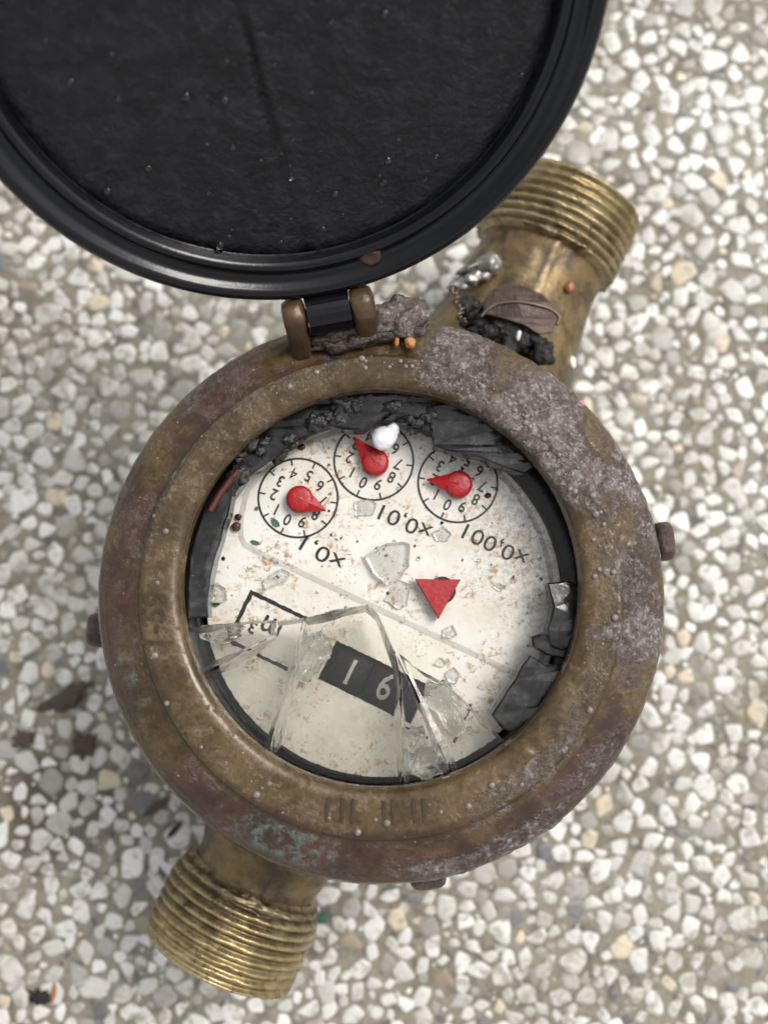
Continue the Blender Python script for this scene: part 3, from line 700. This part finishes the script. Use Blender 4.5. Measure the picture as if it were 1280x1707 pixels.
# --- hinge and open lid
H0 = at(548, 520, 86); AZ = .1856; PHI = R(50)
sv = Vector((math.cos(AZ), math.sin(AZ), 0)); hv = Vector((-math.sin(AZ), math.cos(AZ), 0)); zv = Vector((0, 0, 1))
def basis(x, y, z, o): return Matrix(((x.x, y.x, z.x, o.x), (x.y, y.y, z.y, o.y), (x.z, y.z, z.z, o.z), (0, 0, 0, 1)))
BH = basis(hv, zv, sv, H0)                          # outline in (outward, up), extruded along the hinge axis
lugp = [(-7.5, -5.0), (-5.2, -1.6), (-3.0, 2.0)] + [(3.6 * math.cos(R(a)), 3.6 * math.sin(R(a))) for a in range(140, -60, -20)] + [(3.2, -6), (1.0, -9)]
for a, b, nm in ((-7.9, -3.9, 0), (3.8, 8.0, 1)):
    vf = prism([lugp], a, b, .9); vf = ([(v[0] + .1 * nz(v, .5, nm), v[1] + .1 * nz(v, .5, 3 + nm), v[2] + .15 * nz(v, .4, 7)) for v in vf[0]], vf[1])
    bm = bmesh.new(); q_ = [bm.verts.new(v) for v in vf[0]]; [bm.faces.new([q_[i] for i in f]) for f in vf[1] if len(set(f)) == len(f)]
    bmesh.ops.subdivide_edges(bm, edges=bm.edges[:], cuts=2, use_grid_fill=True)
    for _ in range(2): bmesh.ops.smooth_vert(bm, verts=bm.verts[:], factor=.5, use_axis_x=True, use_axis_y=True, use_axis_z=True)
    bm.verts.index_update(); vf = ([(v.co.x + .18 * fbm(v.co, .5, nm, 3), v.co.y + .18 * fbm(v.co, .5, nm + 5, 3), v.co.z + .12 * fbm(v.co, .6, nm + 9, 3)) for v in bm.verts], [tuple(v.index for v in f.verts) for f in bm.faces]); bm.free()
    obj('hinge_lug', xf(vf, BH), M['lug'], ring)
obj('hinge_pin', tube([H0 + sv * t for t in (-7.4, -7.3, 0, 7.3, 7.4)], lambda t: 1.2, 20), M['pin'], meter, smooth=False)
obj('grime', join(put(lump((4.6, 1.6, 1.5), .5, 1.3, 2.0, 4), H0 - hv * 3.6 + zv * -2.6, AZ), put(lump((7.5, 1.6, 1.0), .5, 1.3, 6.0, 4), H0 + sv * 3 - hv * 5.2 + zv * -2.6, AZ)), M['grime'], ring)
crv, crf = lump((5.2, 3.6, 3.2), .45, 1.5, 8.0, 4)
cr = obj('mineral_crust', put((crv, crf), H0 + sv * 12.0 - hv * 2.6 + Vector((0, 0, -3.4)), AZ), M['ring'], ring)
cr.data.color_attributes.new('wear', 'FLOAT_COLOR', 'POINT').data.foreach_set('color', [.95, .5, 0, 1] * len(crv))
ev = hv * math.cos(PHI) + zv * math.sin(PHI); nv_ = -hv * math.sin(PHI) + zv * math.cos(PHI)
LID = basis(sv, ev, nv_, H0); LC = 52.3; RL = 49.4
lid_prof = [(41.6, -2.6), (41.9, -2.2), (42.2, -1.2), (42.6, -.6), (43.2, -.35), (43.8, -.6), (44.0, -1.1), (44.4, -1.3), (45.6, -1.25), (46.2, -.9), (46.6, -.2), (47.0, .25), (47.7, .45), (48.5, .2), (49.1, -.5), (49.4, -1.6),
            (49.5, -4.5), (49.2, -6.8), (48.0, -8.2), (45.5, -8.9), (30, -9.6), (0, -9.8)]
def centre(vf): return [(v[0], v[1] + LC, v[2]) for v in vf[0]], vf[1]
lid = obj('lid', xf(centre(lathe(resample(lid_prof, .6), 220, lambda r, z, t: (r + .06 * nz((math.cos(t) * 5, math.sin(t) * 5, z), .8, 2) * (r > 40), z + .05 * nz((math.cos(t) * 9, math.sin(t) * 9, r * .3), .8, 4)))), LID), M['lid'], meter)
pv, pf = lathe([(41.8 * i / 60, -2.4 - .0 * i) for i in range(60, -1, -1)], 160)
def pan(v):
    x, y = v[0], v[1]
    h = .16 * fbm((x, y, 0), .12, 2, 4) + .09 * fbm((x, y, 0), .6, 6, 4)
    cx = x + 3.5 + .08 * (y + 20) + .5 * nz((y, 0, 0), .12, 4)               # an old crease running up the lining
    h -= .75 * math.exp(-(cx / .55) ** 2) * sstep(10, -8, y) - .35 * math.exp(-((cx - 1.2) / .8) ** 2) * sstep(10, -8, y)
    r_ = math.hypot(x, y); h -= .55 * sstep(40.2, 41.6, r_)
    return (x, y, v[2] + h)
obj('lid_lining', xf(centre(([pan(v) for v in pv], pf)), LID), M['panel'], lid)
tp = [(-3.6, -1.2), (3.6, -1.2), (3.9, 3), (4.4, 4.6), (-4.4, 4.6), (-3.9, 3)]
knuck = tube([(-3.7, 0, 0), (0, 0, 0), (3.7, 0, 0)], 3.5, 24)
obj('hinge_tongue', xf(join(prism([tp], -3.6, -.5, .3), knuck), LID), M['lid'], lid, smooth=False)
dv, df = [], []; rd_ = random.Random(23)
for _ in range(230):
    a, r_ = rd_.uniform(0, 2 * math.pi), 41 * math.sqrt(rd_.random()); k = .10 + .65 * rd_.random() ** 4; v, f = ico(2); b = len(dv)
    x, y = r_ * math.cos(a), r_ * math.sin(a); z = pan((x, y, -2.4))[2]
    dv += [(x + p[0] * k, y + p[1] * k, z + p[2] * k * .5) for p in v]; df += [tuple(i + b for i in q) for q in f]
dr = obj('water_drops', xf(centre((dv, df)), LID), M['water'], lid); dr['kind'] = 'stuff'
rust = lathe([(0, .35), (.5, .25), (.8, .5), (1.3, .55), (1.75, .2), (1.9, -.2)], 28, lambda r, z, t: (r * (1 + .12 * nz((math.cos(t), math.sin(t), 0), 1.5, 3)), z))
obj('rust_spot', xf(rust, LID @ Matrix.Translation((8.6, LC - 43.6, -1.0))), M['pin'], lid)

# ------------------------------------------------------------------ things lying on and around the meter
def thing(name, vf, mat, loc, label, cat, group=None, rot=0.0, smooth=True):
    return tag(obj(name, vf, mat, None, loc, (0, 0, rot), smooth), label, cat, group)
def pipe_z(px, py):                                 # height of the upper neck under a pixel
    z = 45.0
    for _ in range(6):
        q = at(px, py, z); s = q.x * math.cos(AX) + q.y * math.sin(AX); d = -q.x * math.sin(AX) + q.y * math.cos(AX)
        r = float(np.interp(s, [44, 50, 57, 65, 73, 80, 99], [25.5, 21.5, 18.4, 16.2, 14.9, 14.2, 16]))
        z = 35 + math.sqrt(max(4.0, r * r - d * d))
    return q
# lead seal on its twisted wire
q = pipe_z(805, 458); sa = math.atan2(0.36, 0.93)
seal_v = join(xf(lump((4.6, 2.0, 1.4), .38, 1.5, 4.0, 4), Matrix.Translation((-1.8, -.5, 0)) @ Matrix.Rotation(R(-20), 4, 'X')),
              xf(lump((2.7, 2.5, 2.1), .20, 1.1, 9.0, 4), Matrix.Translation((2.6, .5, .4))), xf(lump((3.6, .7, 1.2), .4, 1.5, 14.0, 3), Matrix.Translation((-1.2, 1.5, .6))))
seal = thing('lead_seal', seal_v, M['lead'], (q.x - 1.0, q.y, q.z + 1.6), 'crimped silvery lead seal lying on the brass neck beside the lid', 'seal', rot=R(24))
wp = [at(752, 480, 57), at(762, 492, 58.5), at(760, 505, 59), at(770, 515, 60), at(765, 528, 61), at(775, 534, 61.5)]
def rel(ps, o): return [tuple(Vector(p) - Vector([c / MM for c in o.location])) for p in ps]
def spl(ps, n=8):
    ps = [Vector(p) for p in ps]; out = []
    for i in range(len(ps) - 1):
        a, b, c, d = ps[max(i - 1, 0)], ps[i], ps[i + 1], ps[min(i + 2, len(ps) - 1)]
        for k in range(n):
            t = k / n; out.append(.5 * ((2 * b) + (c - a) * t + (2 * a - 5 * b + 4 * c - d) * t * t + (3 * b - a - 3 * c + d) * t ** 3))
    return out + [ps[-1]]
iv = seal.matrix_basis.inverted()
def local(ps, o): m = o.matrix_basis.inverted(); return [tuple((m @ (Vector(p) * MM)) / MM) for p in ps]
base = spl(wp, 10); w1, w2 = [], []
for i, p in enumerate(base):
    t = i * .55; off = Vector((math.cos(t), .4 * math.sin(t), math.sin(t))) * .42; w1.append(p + off); w2.append(p - off)
obj('seal_wire', join(tube(local(w1, seal), .26, 7), tube(local(w2, seal), .26, 7)), M['wire'], seal)
# rusty crescent tag with its rolled edge
tp_ = [(806, 500), (818, 482), (842, 471), (872, 475), (905, 490), (928, 512), (932, 530), (922, 552), (900, 556), (872, 540), (838, 530), (808, 522)]
tc = at(870, 515, 57); tpts = [tuple((at(x, y, 57) - tc)[:2]) for x, y in tp_]
tv, tf_ = prism([jag(tpts, 1.2, .08, 3)], 0, .5, .1)
bm = bmesh.new(); bmv = [bm.verts.new(v) for v in tv]; [bm.faces.new([bmv[i] for i in f]) for f in tf_ if len(set(f)) == len(f)]
bmesh.ops.subdivide_edges(bm, edges=bm.edges[:], cuts=1, use_grid_fill=True); bm.verts.index_update()
tv = [tuple(v.co) for v in bm.verts]; tf_ = [tuple(v.index for v in f.verts) for f in bm.faces]; bm.free()
curl = lambda v: (v[0], v[1], v[2] + 1.0 - .012 * (v[0] * .9 - v[1] * .43) ** 2 + .25 * nz(v, .3, 3))
rtag = thing('metal_tag', ([curl(v) for v in tv], tf_), M['tagm'], (tc.x, tc.y, 55.4), 'rusty brown crescent of sheet metal beside the lead seal', 'metal tag', smooth=False)
ep = [curl((*(at(x, y, 57) - tc)[:2], .6)) for x, y in ((802, 526), (815, 513), (832, 505), (862, 503), (895, 508), (920, 515), (933, 527), (929, 540))]
obj('rolled_edge', tube(spl(ep, 6), .33, 7), M['wire'], rtag)
# black mud
mp = at(842, 552, 55); rm = random.Random(8); lumps = [put(lump((7.6, 3.0, 2.2), .5, 1.5, 3.0, 4), (0, 0, -.3), R(-28))]
for _ in range(46):
    q = rm.uniform(-9.5, 9.5); wq = 2.6 * (1 - (abs(q) / 11) ** 2) + .5; rr = rm.uniform(.6, 1.9)
    lumps.append(put(lump((rr * rm.uniform(.8, 1.5), rr, rr * .9), .45, 1.4, rm.uniform(0, 50), 3), Matrix.Rotation(R(-28), 4, 'Z') @ Vector((q, rm.uniform(-wq, wq), rm.uniform(-1.2, 1.8))), rm.uniform(0, 6)))
mud = thing('mud_clump', join(*lumps), M['mud'], (mp.x, mp.y, 53.6), 'wet black mud clump packed between the ring and the upper brass neck', 'mud')
smp = at(865, 557, 58.4); thing('grit_grain', lump((.45, 1.1, .5), .25, 1.2, 2, 3), M['wpeb'], (smp.x, smp.y, 57.6), 'small pale grain stuck upright in the black mud', 'grain', rot=R(-10))
q = pipe_z(948, 480); thing('rust_crumb', lump((1.0, 1.35, .95), .25, 1.2, 6, 3), M['copper'], (q.x, q.y, q.z + .6), 'copper brown crumb stuck alone on the upper brass neck', 'crumb', rot=R(-25))
q = pipe_z(953, 604); thing('pebble', lump((.85, 1.35, .7), .3, 1.1, 7, 3), M['wpeb'], (q.x, q.y, q.z + .5), 'tiny white pebble on the upper brass neck beside the ring', 'pebble', rot=R(20))
q = at(684, 572, 83.6); thing('rust_crumb', lump((1.0, 1.0, .7), .3, 1.2, 16, 3), M['orange'], (q.x, q.y, q.z + .3), 'bright orange round crumb on the crusted ring, larger of two by the hinge', 'crumb')
q = at(661, 570, 83.6); thing('rust_crumb', lump((.45, .85, .5), .3, 1.2, 18, 3), M['orange'], (q.x, q.y, q.z + .3), 'narrow orange crumb between the hinge and the larger orange crumb', 'crumb')

# white lump and specks on the dial
q = at(640, 729, 75.6)
thing('mineral_lump', join(lump((2.3, 2.15, 1.9), .16, 1.0, 5, 4), xf(lump((1.2, 1.2, 1.0), .25, 1.3, 8, 3), Matrix.Translation((1.6, 1.5, .3)))), M['foam'], (q.x, q.y, 75.0), 'smooth white lump resting on the middle small dial', 'lump')
for (px, py, rx, ry, a, lb) in ((459, 872, 1.0, .75, -40, 'green paint flake on the left small dial between numerals 0 and 1'), (425, 905, .85, .5, -20, 'green paint flake by the rounded corner of the raised plate'),
                               (359, 1008, .85, .5, 10, 'green paint flake among wet crumbs at the left rim of the dial'), (428, 848, .45, .4, 0, 'tiny green paint flake on the outline of the left small dial')):
    q = at(px, py, ZU); zb = ZU if px != 359 else ZD
    pts = jag([(rx * math.cos(t) * rnd.uniform(.7, 1.1), ry * math.sin(t) * rnd.uniform(.7, 1.1)) for t in [2 * math.pi * i / 8 for i in range(8)]], .3, .06, px)
    thing('paint_flake', prism([pts], .01, .16, .04), M['green'], (q.x, q.y, zb + .12), lb, 'paint flake', 'green paint flakes on the dial', R(a), False)
for (px, py, r_, lb) in ((502, 745, .75, 'dark maroon bead above the left small dial, right one of two'), (480, 750, .5, 'small dark maroon bead above the left small dial, left one of two'),
                         (394, 878, .95, 'glossy brown bead in the rounded corner of the raised plate'), (397, 862, .7, 'black bead just above the glossy brown bead'), (813, 826, .62, 'maroon bead beside the 7 of the right small dial')):
    q = at(px, py, ZU); thing('bead', lump((r_, r_ * .85, r_ * .6), .22, 1.2, px, 3, -.3 * r_), M['maroon'] if py != 878 else M['pin'], (q.x, q.y, ZU + r_ * .2), lb, 'bead', 'dark beads on the dial')

# loose chips of glass
def chip(poly, h, label, seed, zb, tilt=.06):
    c = at(sum(p[0] for p in poly) / len(poly), sum(p[1] for p in poly) / len(poly), zb)
    pts = [tuple((at(x, y, zb) - c)[:2]) for x, y in poly]
    v, f = prism([jag(pts, 1.0, .12, seed)], 0, h, min(.3, h * .3)); rr = random.Random(seed)
    ta, tb = rr.uniform(-tilt, tilt), rr.uniform(-tilt, tilt)
    v = [(p[0], p[1], p[2] + (p[2] > h * .5) * (ta * p[0] + tb * p[1] + .14 * h * fbm(p, .35, seed, 3))) for p in v]
    thing('glass_chip', (v, f), M['chip'], (c.x, c.y, zb + .02), label, 'glass chip', 'loose glass chips on the dial', 0, False)
chip([(607, 928), (640, 908), (672, 904), (683, 908), (682, 945), (668, 965), (645, 976), (622, 955)], 1.8, 'largest clear glass chip lying between the x0,01 lettering and the ridge', 101, ZU)
chip([(440, 968), (455, 955), (472, 948), (484, 955), (478, 968), (442, 982)], 1.3, 'long clear wedge of glass above the corner of the black frame', 102, ZD)
chip([(590, 838), (617, 832), (628, 840), (622, 858), (592, 861)], .7, 'thin square glass flake just below the middle small dial', 103, ZU)
chip([(722, 1108), (736, 1096), (744, 1106), (738, 1112)], .9, 'small pointed glass chip below the ridge, nearest to it', 104, ZD)
chip([(742, 1122), (756, 1112), (766, 1122), (760, 1140), (746, 1136)], .9, 'small glass chip beside the upper edge of the rightmost glass shard', 105, ZD)
chip([(738, 1050), (754, 1042), (762, 1058), (752, 1064), (738, 1062)], .8, 'small glass chip between the tip of the red triangle and the ridge', 106, ZU)
chip([(640, 1000), (668, 968), (684, 975), (678, 1010), (664, 1016)], .8, 'pale glass chip between the red triangle and the tip of the big shard', 107, ZU)
chip([(720, 888), (738, 878), (752, 890), (746, 902), (728, 902)], .8, 'thin glass chip between the x0,01 and x0,001 lettering', 108, ZU)
chip([(352, 985), (362, 972), (376, 980), (380, 1000), (366, 1006), (353, 1004)], 1.5, 'wet glass chip at the left rim of the dial', 109, ZD)
chip([(820, 978), (832, 972), (842, 980), (832, 986)], .5, 'tiny glass chip to the right of the red triangle', 110, ZU)

# crumbs of glass and grit nobody could count
CV, CF = [], []; rc = random.Random(31)
for _ in range(190):
    a, r_ = rc.uniform(0, 2 * math.pi), 31 * math.sqrt(rc.random()); x, y = dc.x + r_ * math.cos(a), dc.y + r_ * math.sin(a)
    up = (Vector((x, y, ZD)) - c1).cross(e).z < -.3 and r_ < 31
    px, py = to_px((x, y, ZD))
    if py > 1050 + max(0, (px - 660) * .9) and px < 840: continue
    s_ = rc.uniform(.12, .42); v, f = ico(1); b = len(CV); zb = ZU if up else ZD
    k = [rc.uniform(.6, 1.4) for _ in v]
    CV += [(x + p[0] * s_ * q_, y + p[1] * s_ * q_, zb + max(0, p[2] * s_ * .7 * q_ + s_ * .3)) for p, q_ in zip(v, k)]; CF += [tuple(i + b for i in t) for t in f]
crumbs = obj('glass_crumbs', (CV, CF), M['chip'], smooth=False); crumbs['kind'] = 'stuff'; tag(crumbs, 'sparkling crumbs of glass scattered over the white dial', 'glass crumbs')
CV, CF = [], []
for _ in range(230):
    a, r_ = rc.uniform(0, 2 * math.pi), 33 * rc.random() ** .35; x, y = dc.x + r_ * math.cos(a), dc.y + r_ * math.sin(a)
    if (Vector((x, y, 0)) - dc).length > 33: continue
    up = (Vector((x, y, ZD)) - c1).cross(e).z < -.3 and r_ < 31.4
    s_ = rc.uniform(.06, .22) * (1.5 if rc.random() < .08 else 1); v, f = ico(1); b = len(CV); zb = ZU if up else ZD
    CV += [(x + p[0] * s_ * rc.uniform(.7, 1.5), y + p[1] * s_ * rc.uniform(.7, 1.3), zb + p[2] * s_ * .6 + .02) for p in v]; CF += [tuple(i + b for i in t) for t in f]
grit = obj('dial_grit', (CV, CF), M['dirt']); grit['kind'] = 'stuff'; tag(grit, 'fine dark grit sprinkled over the white dial', 'grit')
# pale mineral beads grown on the ring
CV, CF = [], []
for _ in range(150):
    a = R(rc.gauss(45, 22) if rc.random() < .6 else rc.uniform(-180, 180)); r_ = rc.uniform(36.3, 41.0)
    zz = float(np.interp(r_, [35, 36.2, 40.4, 41.5], [83.7, 84, 84.25, 83.2]))
    s_ = .14 + .5 * rc.random() ** 2.2; x, y = r_ * math.cos(a), r_ * math.sin(a); y += ring_shift(r_); v, f = ico(2); b = len(CV)
    CV += [(x + p[0] * s_, y + p[1] * s_, zz + .05 + p[2] * s_ * .6) for p in v]; CF += [tuple(i + b for i in t) for t in f]
drops = obj('mineral_beads', (CV, CF), M['bead']); drops['kind'] = 'stuff'; tag(drops, 'small pale mineral beads grown on the corroded ring', 'mineral beads')

# bits lying on the ground
for (px, py, rr_, mt, lb, nm, ct) in (
        (140, 1242, (2.7, 2.4, 1.3), 'dirt', 'round dark dirt lump on the stones left of the ring', 'dirt_clump', 'dirt clump'),
        (110, 1165, (5.6, 2.3, 1.0), 'dirt', 'long brown dirt smear of crumbs left of the ring, uppermost one', 'dirt_clump', 'dirt clump'),
        (40, 1232, (2.4, 1.9, .8), 'dirt', 'small brown dirt lump near the left edge of the photo', 'dirt_clump', 'dirt clump'),
        (534, 1532, (1.6, 1.2, .8), 'green', 'small green pebble beside the lower threaded end', 'pebble', 'pebble'),
        (66, 1662, (2.6, 1.6, .8), 'mud', 'black crumb beside the orange leaf bit in the lower left corner', 'dirt_clump', 'dirt clump')):
    q = at(px, py, .6); thing(nm, lump((rr_[0], rr_[1], rr_[2] * .55), .75, 1.9, px * .1, 4), M[mt], (q.x, q.y, .5), lb, ct, rot=R(28 if rr_[0] > 4 else 0))
def sliver(L, Wd, seed):
    pts = [(-L, 0), (-L * .5, Wd * .8), (0, Wd), (L * .6, Wd * .7), (L, .1), (L * .5, -Wd * .6), (-L * .3, -Wd * .8)]
    v, f = prism([jag(pts, .8, .08, seed)], 0, .35, .08); return [(p[0], p[1], p[2] + .05 * L * (p[0] / L) ** 2 + .3) for p in v], f
q = at(262, 1345, .4); thing('dead_leaf', sliver(4.6, 1.2, 3), M['dirt'], (q.x, q.y, .2), 'dark brown curled leaf sliver on the stones below left of the ring', 'leaf', rot=R(35), smooth=False)
q = at(292, 1384, .4); thing('dead_leaf', sliver(3.0, .9, 8), M['mud'], (q.x, q.y, .2), 'blackish leaf sliver just above the lower threaded end', 'leaf', rot=R(48), smooth=False)
q = at(90, 1655, .4); thing('dead_leaf', sliver(2.6, .65, 5), M['leaf'], (q.x, q.y, .2), 'orange brown leaf bit in the lower left corner', 'leaf', rot=R(82), smooth=False)
